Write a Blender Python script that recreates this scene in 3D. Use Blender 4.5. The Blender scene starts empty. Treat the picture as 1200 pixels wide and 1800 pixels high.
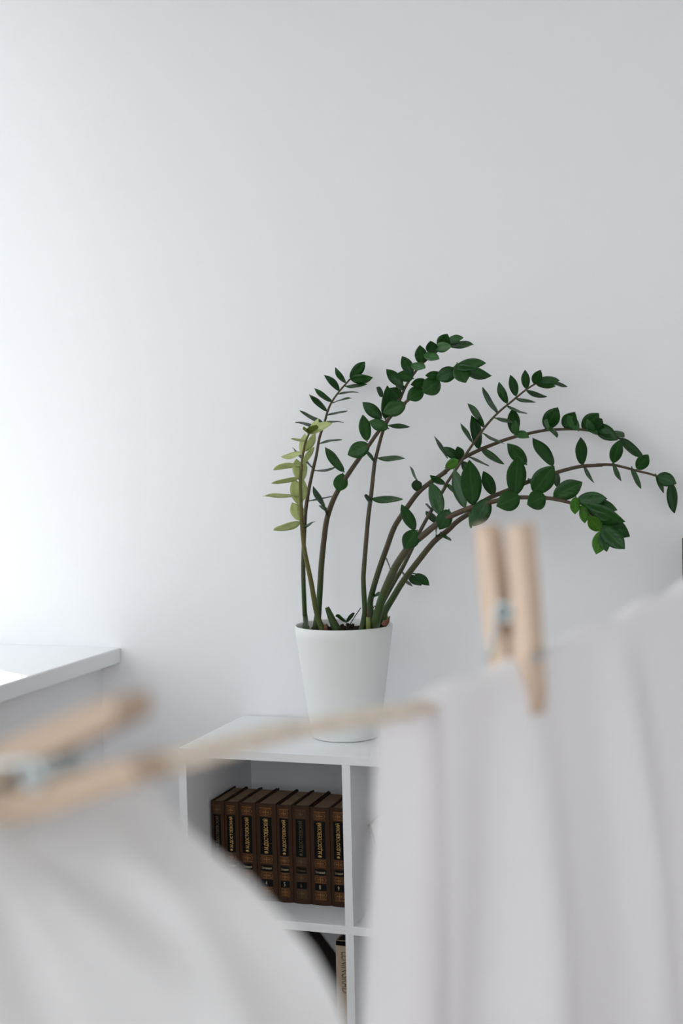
import bpy, bmesh, math, random
from mathutils import Vector, Matrix
random.seed(7)
C = bpy.context.scene.collection
SC = bpy.context.scene

# ------------------------------------------------------------------ camera
F = 2500.0                                    # focal length in pixels of the 1200x1800 frame
CAM = Vector((0.0, 0.0, 1.364))
ROT = Matrix(((0.95065461, 0.00524173, 0.31020694),
              (0.30950750, 0.05316693, -0.94940949),
              (-0.02146930, 0.99857188, 0.04892104)))
cd = bpy.data.cameras.new('camera'); cam = bpy.data.objects.new('camera', cd); C.objects.link(cam)
cam.matrix_world = Matrix.Translation(CAM) @ ROT.to_4x4()
cd.sensor_fit = 'VERTICAL'; cd.sensor_height = 36.0; cd.sensor_width = 24.0; cd.lens = F / 1800 * 36
cd.clip_start = 0.02
cd.dof.use_dof = True; cd.dof.focus_distance = 3.05; cd.dof.aperture_fstop = 8.5
SC.camera = cam

# ------------------------------------------------------------------ world, sun, exposure
w = bpy.data.worlds.new('world'); SC.world = w; w.use_nodes = True
bg = w.node_tree.nodes['Background']
bg.inputs[0].default_value = (0.93, 0.952, 1.0, 1); bg.inputs[1].default_value = 2.6
sd = bpy.data.lights.new('sun', 'SUN'); sun = bpy.data.objects.new('sun', sd); C.objects.link(sun)
sd.energy = 4.0; sd.angle = math.radians(0.6); sd.color = (1.0, 0.96, 0.9)
sun.rotation_euler = Vector((0.865, -0.50, -1.15)).to_track_quat('-Z', 'Y').to_euler()

def portal(name, loc, direction, sx, sy):
    l = bpy.data.lights.new(name, 'AREA'); l.shape = 'RECTANGLE'; l.size = sx; l.size_y = sy
    l.cycles.is_portal = True
    o = bpy.data.objects.new(name, l); C.objects.link(o); o.location = loc
    o.rotation_euler = Vector(direction).to_track_quat('-Z', 'Z').to_euler()
SC.view_settings.view_transform = 'Standard'; SC.view_settings.look = 'None'
SC.view_settings.gamma = 1.0; SC.view_settings.use_curve_mapping = False
SC.view_settings.exposure = 0.10
SC.cycles.use_denoising = True
SC.cycles.max_bounces = 12; SC.cycles.diffuse_bounces = 8
SC.cycles.sample_clamp_indirect = 10

# ------------------------------------------------------------------ helpers
def ray(px, py):
    return ROT @ Vector(((px - 600) / F, -(py - 900) / F, -1.0))
def P(px, py, d):                              # point at distance d along the optical axis
    return CAM + ray(px, py) * d
def PY(px, py, y):                             # point on the vertical plane at depth y
    r = ray(px, py); return CAM + r * (y / r.y)

ORG = {}
def link(o, parent=None, org=Vector((0, 0, 0))):
    C.objects.link(o)
    ORG[o.name] = Vector(org)
    if parent is not None:
        o.parent = parent; o.location = Vector(org) - ORG[parent.name]
    else:
        o.location = org
    return o
def mesh_from(name, bm, mat, smooth=False):
    me = bpy.data.meshes.new(name); bm.normal_update(); bm.to_mesh(me); bm.free()
    for m in (mat if isinstance(mat, (list, tuple)) else [mat]):
        me.materials.append(m)
    if smooth:
        for p in me.polygons: p.use_smooth = True
    return me
def obj(name, bm, mat, parent=None, org=(0, 0, 0), smooth=False):
    """bm is in world coordinates; the object's origin goes to org"""
    org = Vector(org)
    bmesh.ops.translate(bm, verts=bm.verts, vec=-org)
    return link(bpy.data.objects.new(name, mesh_from(name, bm, mat, smooth)), parent, org)
def thing(name, org, label, cat, group=None):
    o = bpy.data.objects.new(name, None); o.empty_display_size = 0.05
    link(o, None, org); tag(o, label, cat, group); return o
def tag(o, label, cat, group=None):
    o['label'] = label; o['category'] = cat
    if group: o['group'] = group
    return o
def struct(name, bm, mat, org=(0, 0, 0), parent=None):
    o = obj(name, bm, mat, parent, org); 
    if parent is None: o['kind'] = 'structure'
    return o
def box(bm, x0, x1, y0, y1, z0, z1, bev=0.0):
    t = bmesh.new()
    vs = [t.verts.new((x, y, z)) for x in (x0, x1) for y in (y0, y1) for z in (z0, z1)]
    for f in ((0, 1, 3, 2), (4, 6, 7, 5), (0, 4, 5, 1), (2, 3, 7, 6), (0, 2, 6, 4), (1, 5, 7, 3)):
        t.faces.new([vs[i] for i in f])
    if bev > 0:
        bmesh.ops.bevel(t, geom=list(t.edges), offset=bev, segments=2, affect='EDGES', profile=0.5)
    me = bpy.data.meshes.new('tmp'); t.to_mesh(me); t.free(); bm.from_mesh(me); bpy.data.meshes.remove(me)
    return bm
def bx(*a, **k): return box(bmesh.new(), *a, **k)
def tube(bm, pts, rads, seg=8, caps=True):
    pts = [Vector(p) for p in pts]; rings = []; up = None
    for i, p in enumerate(pts):
        t = (pts[min(i + 1, len(pts) - 1)] - pts[max(i - 1, 0)]).normalized()
        if up is None:
            up = t.orthogonal().normalized()
        up = (up - t * up.dot(t)).normalized(); s = t.cross(up)
        r = rads[i] if isinstance(rads, (list, tuple)) else rads
        rings.append([bm.verts.new(p + (up * math.cos(a) + s * math.sin(a)) * r)
                      for a in [2 * math.pi * k / seg for k in range(seg)]])
    for a, b in zip(rings, rings[1:]):
        for k in range(seg):
            bm.faces.new((a[k], a[(k + 1) % seg], b[(k + 1) % seg], b[k]))
    if caps:
        bm.faces.new(rings[0][::-1]); bm.faces.new(rings[-1])
    return bm
def lathe(bm, prof, c, seg=64):
    rings = []
    for r, z in prof:
        if r < 1e-6: rings.append([bm.verts.new((c[0], c[1], z))])
        else: rings.append([bm.verts.new((c[0] + r * math.cos(a), c[1] + r * math.sin(a), z))
                            for a in [2 * math.pi * k / seg for k in range(seg)]])
    for a, b in zip(rings, rings[1:]):
        for k in range(seg):
            q = [a[k % len(a)], a[(k + 1) % len(a)], b[(k + 1) % len(b)], b[k % len(b)]]
            u = []
            for v in q:
                if v not in u: u.append(v)
            if len(u) > 2: bm.faces.new(u)
    return bm
def catmull(pts, n=6):
    out = []
    for i in range(len(pts) - 1):
        p0 = pts[max(i - 1, 0)]; p1 = pts[i]; p2 = pts[i + 1]; p3 = pts[min(i + 2, len(pts) - 1)]
        for k in range(n):
            t = k / n
            out.append(0.5 * ((2 * p1) + (p2 - p0) * t + (2 * p0 - 5 * p1 + 4 * p2 - p3) * t * t
                              + (3 * p1 - p0 - 3 * p2 + p3) * t ** 3))
    out.append(pts[-1].copy()); return out

# ------------------------------------------------------------------ materials
def mat(name, col, rough=0.5, spec=0.5, metal=0.0, noise=0.0, nscale=20.0, bump=0.0, bscale=200.0, stretch=None):
    m = bpy.data.materials.new(name); m.use_nodes = True; nt = m.node_tree; b = nt.nodes['Principled BSDF']
    b.inputs['Base Color'].default_value = (*col, 1); b.inputs['Roughness'].default_value = rough
    b.inputs['Specular IOR Level'].default_value = spec; b.inputs['Metallic'].default_value = metal
    tc = nt.nodes.new('ShaderNodeTexCoord'); src = tc.outputs['Object']
    if stretch:
        mp = nt.nodes.new('ShaderNodeMapping'); mp.inputs['Scale'].default_value = stretch
        nt.links.new(src, mp.inputs['Vector']); src = mp.outputs['Vector']
    if noise:
        n = nt.nodes.new('ShaderNodeTexNoise'); n.inputs['Scale'].default_value = nscale
        n.inputs['Detail'].default_value = 4; nt.links.new(src, n.inputs['Vector'])
        r = nt.nodes.new('ShaderNodeMix'); r.data_type = 'RGBA'
        r.inputs[6].default_value = (*[c * (1 - noise) for c in col], 1)
        r.inputs[7].default_value = (*[min(1, c * (1 + noise)) for c in col], 1)
        nt.links.new(n.outputs['Fac'], r.inputs[0]); nt.links.new(r.outputs[2], b.inputs['Base Color'])
    if bump:
        n = nt.nodes.new('ShaderNodeTexNoise'); n.inputs['Scale'].default_value = bscale
        n.inputs['Detail'].default_value = 3; nt.links.new(src, n.inputs['Vector'])
        bp = nt.nodes.new('ShaderNodeBump'); bp.inputs['Strength'].default_value = bump
        bp.inputs['Distance'].default_value = 0.001
        nt.links.new(n.outputs['Fac'], bp.inputs['Height']); nt.links.new(bp.outputs['Normal'], b.inputs['Normal'])
    return m
def leafmat(name, col, vein, transl=0.15, rough=0.36):
    m = mat(name, col, rough, 0.28); nt = m.node_tree; b = nt.nodes['Principled BSDF']
    uv = nt.nodes.new('ShaderNodeUVMap'); sep = nt.nodes.new('ShaderNodeSeparateXYZ')
    nt.links.new(uv.outputs['UV'], sep.inputs[0])
    a = nt.nodes.new('ShaderNodeMath'); a.operation = 'ABSOLUTE'; nt.links.new(sep.outputs['X'], a.inputs[0])
    mr = nt.nodes.new('ShaderNodeMapRange'); mr.inputs['From Min'].default_value = 0.02
    mr.inputs['From Max'].default_value = 0.12; mr.inputs['To Min'].default_value = 0.55; mr.inputs['To Max'].default_value = 0
    nt.links.new(a.outputs[0], mr.inputs['Value'])
    n = nt.nodes.new('ShaderNodeTexNoise'); n.inputs['Scale'].default_value = 60
    tc = nt.nodes.new('ShaderNodeTexCoord'); nt.links.new(tc.outputs['Object'], n.inputs['Vector'])
    base = nt.nodes.new('ShaderNodeMix'); base.data_type = 'RGBA'
    base.inputs[6].default_value = (*[c * 0.75 for c in col], 1); base.inputs[7].default_value = (*[c * 1.3 for c in col], 1)
    nt.links.new(n.outputs['Fac'], base.inputs[0])
    mx = nt.nodes.new('ShaderNodeMix'); mx.data_type = 'RGBA'; nt.links.new(mr.outputs[0], mx.inputs[0])
    nt.links.new(base.outputs[2], mx.inputs[6]); mx.inputs[7].default_value = (*vein, 1)
    nt.links.new(mx.outputs[2], b.inputs['Base Color'])
    # faint side veins as relief
    wv = nt.nodes.new('ShaderNodeTexWave'); wv.inputs['Scale'].default_value = 1.6; wv.inputs['Distortion'].default_value = 1.0
    cmb = nt.nodes.new('ShaderNodeCombineXYZ'); ad = nt.nodes.new('ShaderNodeMath'); ad.operation = 'MULTIPLY_ADD'
    nt.links.new(a.outputs[0], ad.inputs[0]); ad.inputs[1].default_value = -0.35; nt.links.new(sep.outputs['Y'], ad.inputs[2])
    nt.links.new(ad.outputs[0], cmb.inputs[0]); nt.links.new(cmb.outputs[0], wv.inputs['Vector'])
    bp = nt.nodes.new('ShaderNodeBump'); bp.inputs['Strength'].default_value = 0.25; bp.inputs['Distance'].default_value = 0.0006
    nt.links.new(wv.outputs['Fac'], bp.inputs['Height']); nt.links.new(bp.outputs['Normal'], b.inputs['Normal'])
    tr = nt.nodes.new('ShaderNodeBsdfTranslucent'); nt.links.new(mx.outputs[2], tr.inputs['Color'])
    ms = nt.nodes.new('ShaderNodeMixShader'); ms.inputs[0].default_value = transl
    nt.links.new(b.outputs[0], ms.inputs[1]); nt.links.new(tr.outputs[0], ms.inputs[2])
    nt.links.new(ms.outputs[0], nt.nodes['Material Output'].inputs[0])
    return m
def clothmat(name, col, transl):
    m = mat(name, col, 0.9, 0.1, bump=0.3, bscale=1500); nt = m.node_tree; b = nt.nodes['Principled BSDF']
    tr = nt.nodes.new('ShaderNodeBsdfTranslucent'); tr.inputs['Color'].default_value = (*col, 1)
    ms = nt.nodes.new('ShaderNodeMixShader'); ms.inputs[0].default_value = transl
    nt.links.new(b.outputs[0], ms.inputs[1]); nt.links.new(tr.outputs[0], ms.inputs[2])
    nt.links.new(ms.outputs[0], nt.nodes['Material Output'].inputs[0]); return m
def glassmat():
    m = bpy.data.materials.new('window_glass'); m.use_nodes = True; nt = m.node_tree
    t = nt.nodes.new('ShaderNodeBsdfTransparent'); t.inputs[0].default_value = (0.97, 0.985, 0.98, 1)
    g = nt.nodes.new('ShaderNodeBsdfGlossy'); g.inputs['Roughness'].default_value = 0.02
    ms = nt.nodes.new('ShaderNodeMixShader'); ms.inputs[0].default_value = 0.05
    nt.links.new(t.outputs[0], ms.inputs[1]); nt.links.new(g.outputs[0], ms.inputs[2])
    nt.links.new(ms.outputs[0], nt.nodes['Material Output'].inputs[0]); return m

M = dict(
    wall=mat('wall_paint', (0.84, 0.84, 0.855), 0.85, 0.2, noise=0.012, nscale=2.5, bump=0.25, bscale=260),
    ceiling=mat('ceiling_paint', (0.82, 0.82, 0.81), 0.9, 0.2, noise=0.01, nscale=3),
    floor=mat('floor_wood', (0.36, 0.30, 0.25), 0.5, 0.4, noise=0.2, nscale=6, stretch=(1, 8, 1)),
    trim=mat('white_trim', (0.82, 0.82, 0.81), 0.5, 0.4, noise=0.01),
    sill=mat('sill_plastic', (0.80, 0.81, 0.82), 0.35, 0.5, noise=0.01, nscale=8),
    shelf=mat('white_laminate', (0.78, 0.79, 0.81), 0.36, 0.5, noise=0.01, nscale=9, bump=0.05, bscale=400),
    pot=mat('white_ceramic', (0.76, 0.77, 0.76), 0.55, 0.4, noise=0.012, nscale=12, bump=0.08, bscale=300),
    soil=mat('potting_soil', (0.022, 0.015, 0.010), 0.95, 0.1, noise=0.5, nscale=90, bump=0.8, bscale=120),
    leaf=leafmat('leaf_dark_green', (0.013, 0.058, 0.010), (0.032, 0.11, 0.022), 0.12),
    leaf2=leafmat('leaf_mid_green', (0.024, 0.085, 0.018), (0.05, 0.14, 0.032), 0.18),
    under=leafmat('leaf_underside_lit', (0.048, 0.135, 0.042), (0.08, 0.19, 0.06), 0.2),  # paler underside, with the light on it put into the colour too
    bright=leafmat('leaf_backlit_green', (0.06, 0.19, 0.015), (0.12, 0.28, 0.04), 0.35),  # brighter green stands for light coming through from behind
    pale=leafmat('leaf_pale_green', (0.54, 0.60, 0.27), (0.62, 0.66, 0.38), 0.35, 0.5),
    olive=leafmat('leaf_olive', (0.20, 0.27, 0.05), (0.28, 0.34, 0.09), 0.25, 0.5),
    stub=mat('stub_skin', (0.16, 0.20, 0.045), 0.6, noise=0.25, nscale=60),
    dry=mat('dry_husk', (0.11, 0.045, 0.025), 0.85, noise=0.4, nscale=80),
    cut=mat('cut_face', (0.33, 0.24, 0.14), 0.9, noise=0.3, nscale=120),
    twig=mat('dark_twig', (0.02, 0.022, 0.018), 0.8, noise=0.2),
    cover=mat('brown_book_cloth', (0.038, 0.016, 0.006), 0.65, 0.2, noise=0.15, nscale=40, bump=0.3, bscale=900),
    cover2=mat('dark_board_cloth', (0.020, 0.012, 0.008), 0.7, 0.3, noise=0.2, nscale=40, bump=0.3, bscale=900),
    pages=mat('aged_page_edges', (0.25, 0.175, 0.11), 0.9, 0.1, noise=0.15, nscale=300, stretch=(40, 1, 1)),
    black=mat('black_label', (0.002, 0.002, 0.002), 0.6, 0.12, noise=0.2),
    gold=mat('gold_foil', (0.62, 0.38, 0.13), 0.45, 0.5, metal=0.35, noise=0.2, nscale=150),
    goldbar=mat('gold_ornament', (0.28, 0.125, 0.035), 0.5, 0.5, metal=0.3, noise=0.25, nscale=150),
    dull=mat('faded_shaded_foil', (0.12, 0.075, 0.03), 0.6, 0.4, metal=0.2, noise=0.3, nscale=150),  # worn foil, also stands for shade on the leftmost book
    silver=mat('pale_foil', (0.42, 0.36, 0.22), 0.5, 0.5, metal=0.3, noise=0.2),
    beige=mat('beige_spine', (0.40, 0.33, 0.25), 0.8, 0.2, noise=0.08, nscale=50),
    beigeink=mat('brown_ink', (0.15, 0.10, 0.065), 0.8, 0.2, noise=0.1),
    rbrown=mat('brown_cover', (0.05, 0.024, 0.014), 0.6, 0.4, noise=0.1),
    cream=mat('cream_pages', (0.50, 0.44, 0.37), 0.9, 0.1, noise=0.1, nscale=200),
    darkbox=mat('black_case', (0.003, 0.0033, 0.0036), 0.6, 0.2, noise=0.2),
    wood=mat('pale_birch', (0.64, 0.49, 0.38), 0.6, 0.3, noise=0.12, nscale=30, bump=0.15, bscale=80, stretch=(1, 1, 1)),
    wood2=mat('warm_birch', (0.47, 0.355, 0.27), 0.6, 0.3, noise=0.14, nscale=30, bump=0.15, bscale=80),
    steel=mat('spring_steel', (0.58, 0.63, 0.64), 0.35, 0.5, metal=0.8, noise=0.1),
    rope=mat('jute_rope', (0.78, 0.69, 0.59), 0.95, 0.1, noise=0.2, nscale=200, bump=0.6, bscale=900),
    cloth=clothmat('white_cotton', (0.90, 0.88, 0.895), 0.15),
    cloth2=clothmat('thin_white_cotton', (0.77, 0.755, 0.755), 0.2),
    glass=glassmat(),
    ground=mat('outdoor_ground', (0.18, 0.18, 0.17), 0.9, noise=0.1, nscale=1),
)
def stemmat(name, lo, hi, z0, z1):
    m = mat(name, lo, 0.5, 0.22); nt = m.node_tree; b = nt.nodes['Principled BSDF']
    g = nt.nodes.new('ShaderNodeNewGeometry'); s = nt.nodes.new('ShaderNodeSeparateXYZ'); nt.links.new(g.outputs['Position'], s.inputs[0])
    n = nt.nodes.new('ShaderNodeTexNoise'); n.inputs['Scale'].default_value = 120
    tc = nt.nodes.new('ShaderNodeTexCoord'); nt.links.new(tc.outputs['Object'], n.inputs['Vector'])
    r = nt.nodes.new('ShaderNodeMapRange'); r.inputs['From Min'].default_value = z0; r.inputs['From Max'].default_value = z1
    nt.links.new(s.outputs['Z'], r.inputs['Value'])
    mx = nt.nodes.new('ShaderNodeMix'); mx.data_type = 'RGBA'; nt.links.new(r.outputs[0], mx.inputs[0])
    mx.inputs[6].default_value = (*lo, 1); mx.inputs[7].default_value = (*hi, 1)
    m2 = nt.nodes.new('ShaderNodeMix'); m2.data_type = 'RGBA'; m2.blend_type = 'MULTIPLY'; m2.inputs[0].default_value = 0.45
    nt.links.new(mx.outputs[2], m2.inputs[6]); nt.links.new(n.outputs['Color'], m2.inputs[7])
    nt.links.new(m2.outputs[2], b.inputs['Base Color']); return m
M['stem'] = stemmat('stem_skin', (0.046, 0.082, 0.022), (0.10, 0.078, 0.048), 1.03, 1.14)
M['stemB'] = stemmat('young_stem_skin', (0.065, 0.085, 0.018), (0.14, 0.125, 0.035), 1.0, 1.1)

# ------------------------------------------------------------------ room
XL, XR, YB, YR, ZC = -1.645, 2.3, 3.112, -1.75, 3.20
SILL_TOP, NX = 0.876, -2.28                    # window board height, outer face of the niche
WY0, WZ1 = 2.1, 2.8
VZ1 = 3.0
VY0, VY1 = -1.6, 1.7
struct('floor', bx(XL - 0.7, XR + 0.2, YR - 0.2, YB + 0.2, -0.1, 0), M['floor'])
struct('ceiling', bx(XL - 0.7, XR + 0.2, YR - 0.2, YB + 0.2, ZC, ZC + 0.1), M['ceiling'])
struct('wall_back', bx(XL - 0.7, XR + 0.2, YB, YB + 0.2, 0, ZC), M['wall'])
wl = bmesh.new()
box(wl, NX, XL, YR, VY0, 0, ZC); box(wl, NX, XL, VY1, WY0, 0, ZC)
box(wl, NX, XL, VY0, VY1, 0, SILL_TOP - 0.04); box(wl, NX, XL, VY0, VY1, VZ1, ZC)
box(wl, NX, XL, WY0, YB, 0, SILL_TOP - 0.04)
box(wl, NX, XL, WY0, YB, WZ1, ZC)
struct('wall_left', wl, M['wall'])
struct('wall_right', bx(XR, XR + 0.2, YR, YB, 0, ZC), M['wall'])
RX0, RX1, RZ0, RZ1 = -1.45, 2.2, 1.05, 3.1        # unseen window added behind the camera for fill light
wr = bmesh.new()
box(wr, XL, RX0, YR - 0.2, YR, 0, ZC); box(wr, RX1, XR, YR - 0.2, YR, 0, ZC)
box(wr, RX0, RX1, YR - 0.2, YR, 0, RZ0); box(wr, RX0, RX1, YR - 0.2, YR, RZ1, ZC)
struct('wall_rear', wr, M['wall'])
struct('baseboard_back', bx(XL, XR, YB - 0.002, YB, 0, 0.07), M['trim'])
# windows
def window(name, fx, loc, axis, a0, a1, z0, z1, t, mull):
    def seg(bm, p0, p1, q0, q1):
        if axis == 'Y': box(bm, fx, fx + t, p0, p1, q0, q1, 0.004)
        else: box(bm, p0, p1, fx, fx + t, q0, q1, 0.004)
    bm = bmesh.new()
    pw = 0.034
    seg(bm, a0, a1, z0, z0 + pw); seg(bm, a0, a1, z1 - pw, z1)
    cuts = [a0] + mull + [a1]
    for k, c in enumerate(cuts):
        lo, hi = (c, c + pw) if k == 0 else ((c - pw, c) if k == len(cuts) - 1 else (c - 0.06, c + 0.06))
        seg(bm, lo, hi, z0 + pw, z1 - pw)
    o = struct(name, bm, M['trim'])
    for k in range(len(cuts) - 1):
        g = bmesh.new()
        m = fx + t / 2
        if axis == 'Y': box(g, m, m + 0.004, cuts[k] + 0.03, cuts[k + 1] - 0.03, z0 + 0.03, z1 - 0.03)
        else: box(g, cuts[k] + 0.03, cuts[k + 1] - 0.03, m, m + 0.004, z0 + 0.03, z1 - 0.03)
        obj('window_pane', g, M['glass'], o)
    return o
window('window_1', NX, None, 'Y', WY0, YB - 0.0, SILL_TOP, WZ1, 0.06, [])
window('added_window_2', YR - 0.2, None, 'X', RX0, RX1, RZ0, RZ1, 0.07, [-0.15, 1.0])
window('added_window_3', NX, None, 'Y', VY0, VY1, SILL_TOP, VZ1, 0.07, [-0.1])  # unseen extra window, added to brighten the whole room
struct('added_trim_2', bx(NX + 0.02, -1.590, VY0 + 0.01, VY1 - 0.01, SILL_TOP - 0.038, SILL_TOP, 0.004), M['sill'])  # sill of the added near window
sill = struct('trim_1', bx(NX + 0.02, -1.590, WY0 + 0.01, YB - 0.0005, SILL_TOP - 0.038, SILL_TOP, 0.004), M['sill'])
sill['label'] = 'white window sill board'
struct('ground', bx(-30, 30, -30, 30, -3.2, -3.0), M['ground'])
portal('window_portal', (NX - 0.02, (WY0 + YB) / 2, (SILL_TOP + WZ1) / 2), (1, 0, 0), WZ1 - SILL_TOP, YB - WY0)
portal('added_near_window_portal', (NX - 0.02, (VY0 + VY1) / 2, (SILL_TOP + VZ1) / 2), (1, 0, 0), VZ1 - SILL_TOP, VY1 - VY0)
portal('added_rear_window_portal', ((RX0 + RX1) / 2, YR - 0.22, (RZ0 + RZ1) / 2), (0, 1, 0), RX1 - RX0, RZ1 - RZ0)

# ------------------------------------------------------------------ shelf unit
SX0, SF, SB = -1.2715, 2.7373, 3.108           # left side, front, back
T = 0.018; CW = 0.3475; CH = 0.335
ZT = CAM.z - 0.642                             # top surface
NCOL = 4
SX1 = SX0 + T + NCOL * (CW + T)
unit = thing('cube_bookcase', ((SX0 + SX1) / 2, (SF + SB) / 2, 0), 'white open cube bookcase against the wall holding the potted plant and books', 'bookcase')
ZM = ZT - T - CH                               # top of the middle shelf
ZB = ZM - T - CH
obj('top_board', bx(SX0, SX1, SF, SB, ZT - T, ZT, 0.0008), M['shelf'], unit, (SX0, SF, ZT))
obj('shelf_board', bx(SX0 + T, SX1 - T, SF, SB - 0.004, ZM - T, ZM, 0.0008), M['shelf'], unit, (SX0, SF, ZM))
obj('bottom_board', bx(SX0, SX1, SF, SB, ZB - T, ZB, 0.0008), M['shelf'], unit, (SX0, SF, ZB))
obj('back_panel', bx(SX0 + T, SX1 - T, SB - 0.004, SB, ZB, ZT - T), M['shelf'], unit, (SX0, SB, ZB))
for s in (0, NCOL):
    x = SX0 + s * (CW + T)
    obj('side_panel', bx(x, x + T, SF, SB, ZB, ZT - T, 0.0006), M['shelf'], unit, (x, SF, ZB))
for s in range(1, NCOL):
    x = SX0 + s * (CW + T)
    for z0, z1 in ((ZM, ZT - T), (ZB, ZM - T)):
        obj('divider', bx(x, x + T, SF + 0.0005, SB - 0.004, z0, z1, 0.0006), M['shelf'], unit, (x, SF, z0))
fb = ZB - T
if fb > 0.005:
    for x in (SX0 + 0.03, SX1 - 0.07):
        for y in (SF + 0.03, SB - 0.07):
            obj('foot', bx(x, x + 0.04, y, y + 0.04, 0, fb, 0.001), M['shelf'], unit, (x, y, 0))
DV = SX0 + CW + T                              # left face of the first divider

# ------------------------------------------------------------------ text
def text_mesh(s, w, h, mirror=False):
    """letters filled into a w x h rectangle centred on 0, in the XY plane"""
    cu = bpy.data.curves.new('t', 'FONT'); cu.body = s; cu.resolution_u = 3
    to = bpy.data.objects.new('t', cu); C.objects.link(to)
    dg = bpy.context.evaluated_depsgraph_get()
    me = bpy.data.meshes.new_from_object(to.evaluated_get(dg))
    bpy.data.objects.remove(to); bpy.data.curves.remove(cu)
    bm = bmesh.new(); bm.from_mesh(me); bpy.data.meshes.remove(me)
    xs = [v.co.x for v in bm.verts]; ys = [v.co.y for v in bm.verts]
    x0, x1, y0, y1 = min(xs), max(xs), min(ys), max(ys)
    for v in bm.verts:
        v.co = Vector(((v.co.x - (x0 + x1) / 2) / (x1 - x0) * w, (v.co.y - (y0 + y1) / 2) / (y1 - y0) * h, 0))
    return bm

# ------------------------------------------------------------------ the brown book set
BH, BD = 0.2135, 0.140
YS = 2.8475                                    # spine front
def spine_y(t, bw):                            # rounded spine: t in -1..1 across
    return YS + 0.0035 * (abs(t) ** 2.2)
def wrap(bm, cx, bw, lift):
    for v in bm.verts:
        t = max(-1, min(1, (v.co.x - cx) / (bw / 2)))
        v.co.y = spine_y(t, bw) - lift
def place_text(s, cx, cz, w, h, bw, lift, rot=True):
    bm = text_mesh(s, w, h)
    for v in bm.verts:
        a, b = v.co.x, v.co.y
        v.co = Vector((cx - b, 0, cz + a)) if rot else Vector((cx + a, 0, cz + b))
    wrap(bm, cx, bw, lift); return bm
def strip(bm, x0, x1, z0, z1, n=6):            # flat patch subdivided so that it can follow the spine
    for i in range(n):
        a = x0 + (x1 - x0) * i / n; b = x0 + (x1 - x0) * (i + 1) / n
        bm.faces.new([bm.verts.new(p) for p in ((a, 0, z0), (b, 0, z0), (b, 0, z1), (a, 0, z1))])
def ringstrip(bm, cx, cz, hw, hh, t, n=20, p=3.0):
    def pt(a, s): 
        c, q = math.cos(a), math.sin(a)
        return (cx + (hw - s) * math.copysign(abs(c) ** (2 / p), c), 0, cz + (hh - s) * math.copysign(abs(q) ** (2 / p), q))
    for k in range(n):
        a, b = 2 * math.pi * k / n, 2 * math.pi * (k + 1) / n
        bm.faces.new([bm.verts.new(v) for v in (pt(a, 0), pt(b, 0), pt(b, t), pt(a, t))])
def cartouche(bm, cx, cz, hw, hh):
    ringstrip(bm, cx, cz, hw, hh, 0.00055)
    ringstrip(bm, cx - hw * 0.33, cz, hw * 0.36, hh * 0.5, 0.00045, 12, 2)
    ringstrip(bm, cx + hw * 0.33, cz, hw * 0.36, hh * 0.5, 0.00045, 12, 2)
    strip(bm, cx - hw * 0.65, cx + hw * 0.65, cz - 0.0003, cz + 0.0003, 4)
    strip(bm, cx - 0.0005, cx + 0.0005, cz - hh * 0.8, cz + hh * 0.8, 1)
    for sx in (-1, 1):
        strip(bm, cx + sx * hw * 0.33 - 0.0009, cx + sx * hw * 0.33 + 0.0009, cz - 0.001, cz + 0.001, 1)
ED = [-1.2488, -1.2175, -1.1832, -1.1430, -1.0950, -1.0592, -1.0184, -0.9730, -0.9345]
NUM = ['1', '2', '3', '4', '5', '6', '8', '9']
BL = ['dark brown book leftmost in the set, touching the white side panel',
      'brown gilt book second from the left in the set, half hidden by the draped cloth',
      'slim brown gilt book third from the left, just left of the book numbered 4',
      'thick brown gilt book with number 4 on its spine',
      'narrow brown book with bright gilt lettering and number 5 on its spine',
      'brown book with faded lettering and a dim number 6 on its spine',
      'thick brown volume marked 8, standing between the faded book and the last one',
      'last brown book at the right, partly behind the white divider']
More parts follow.
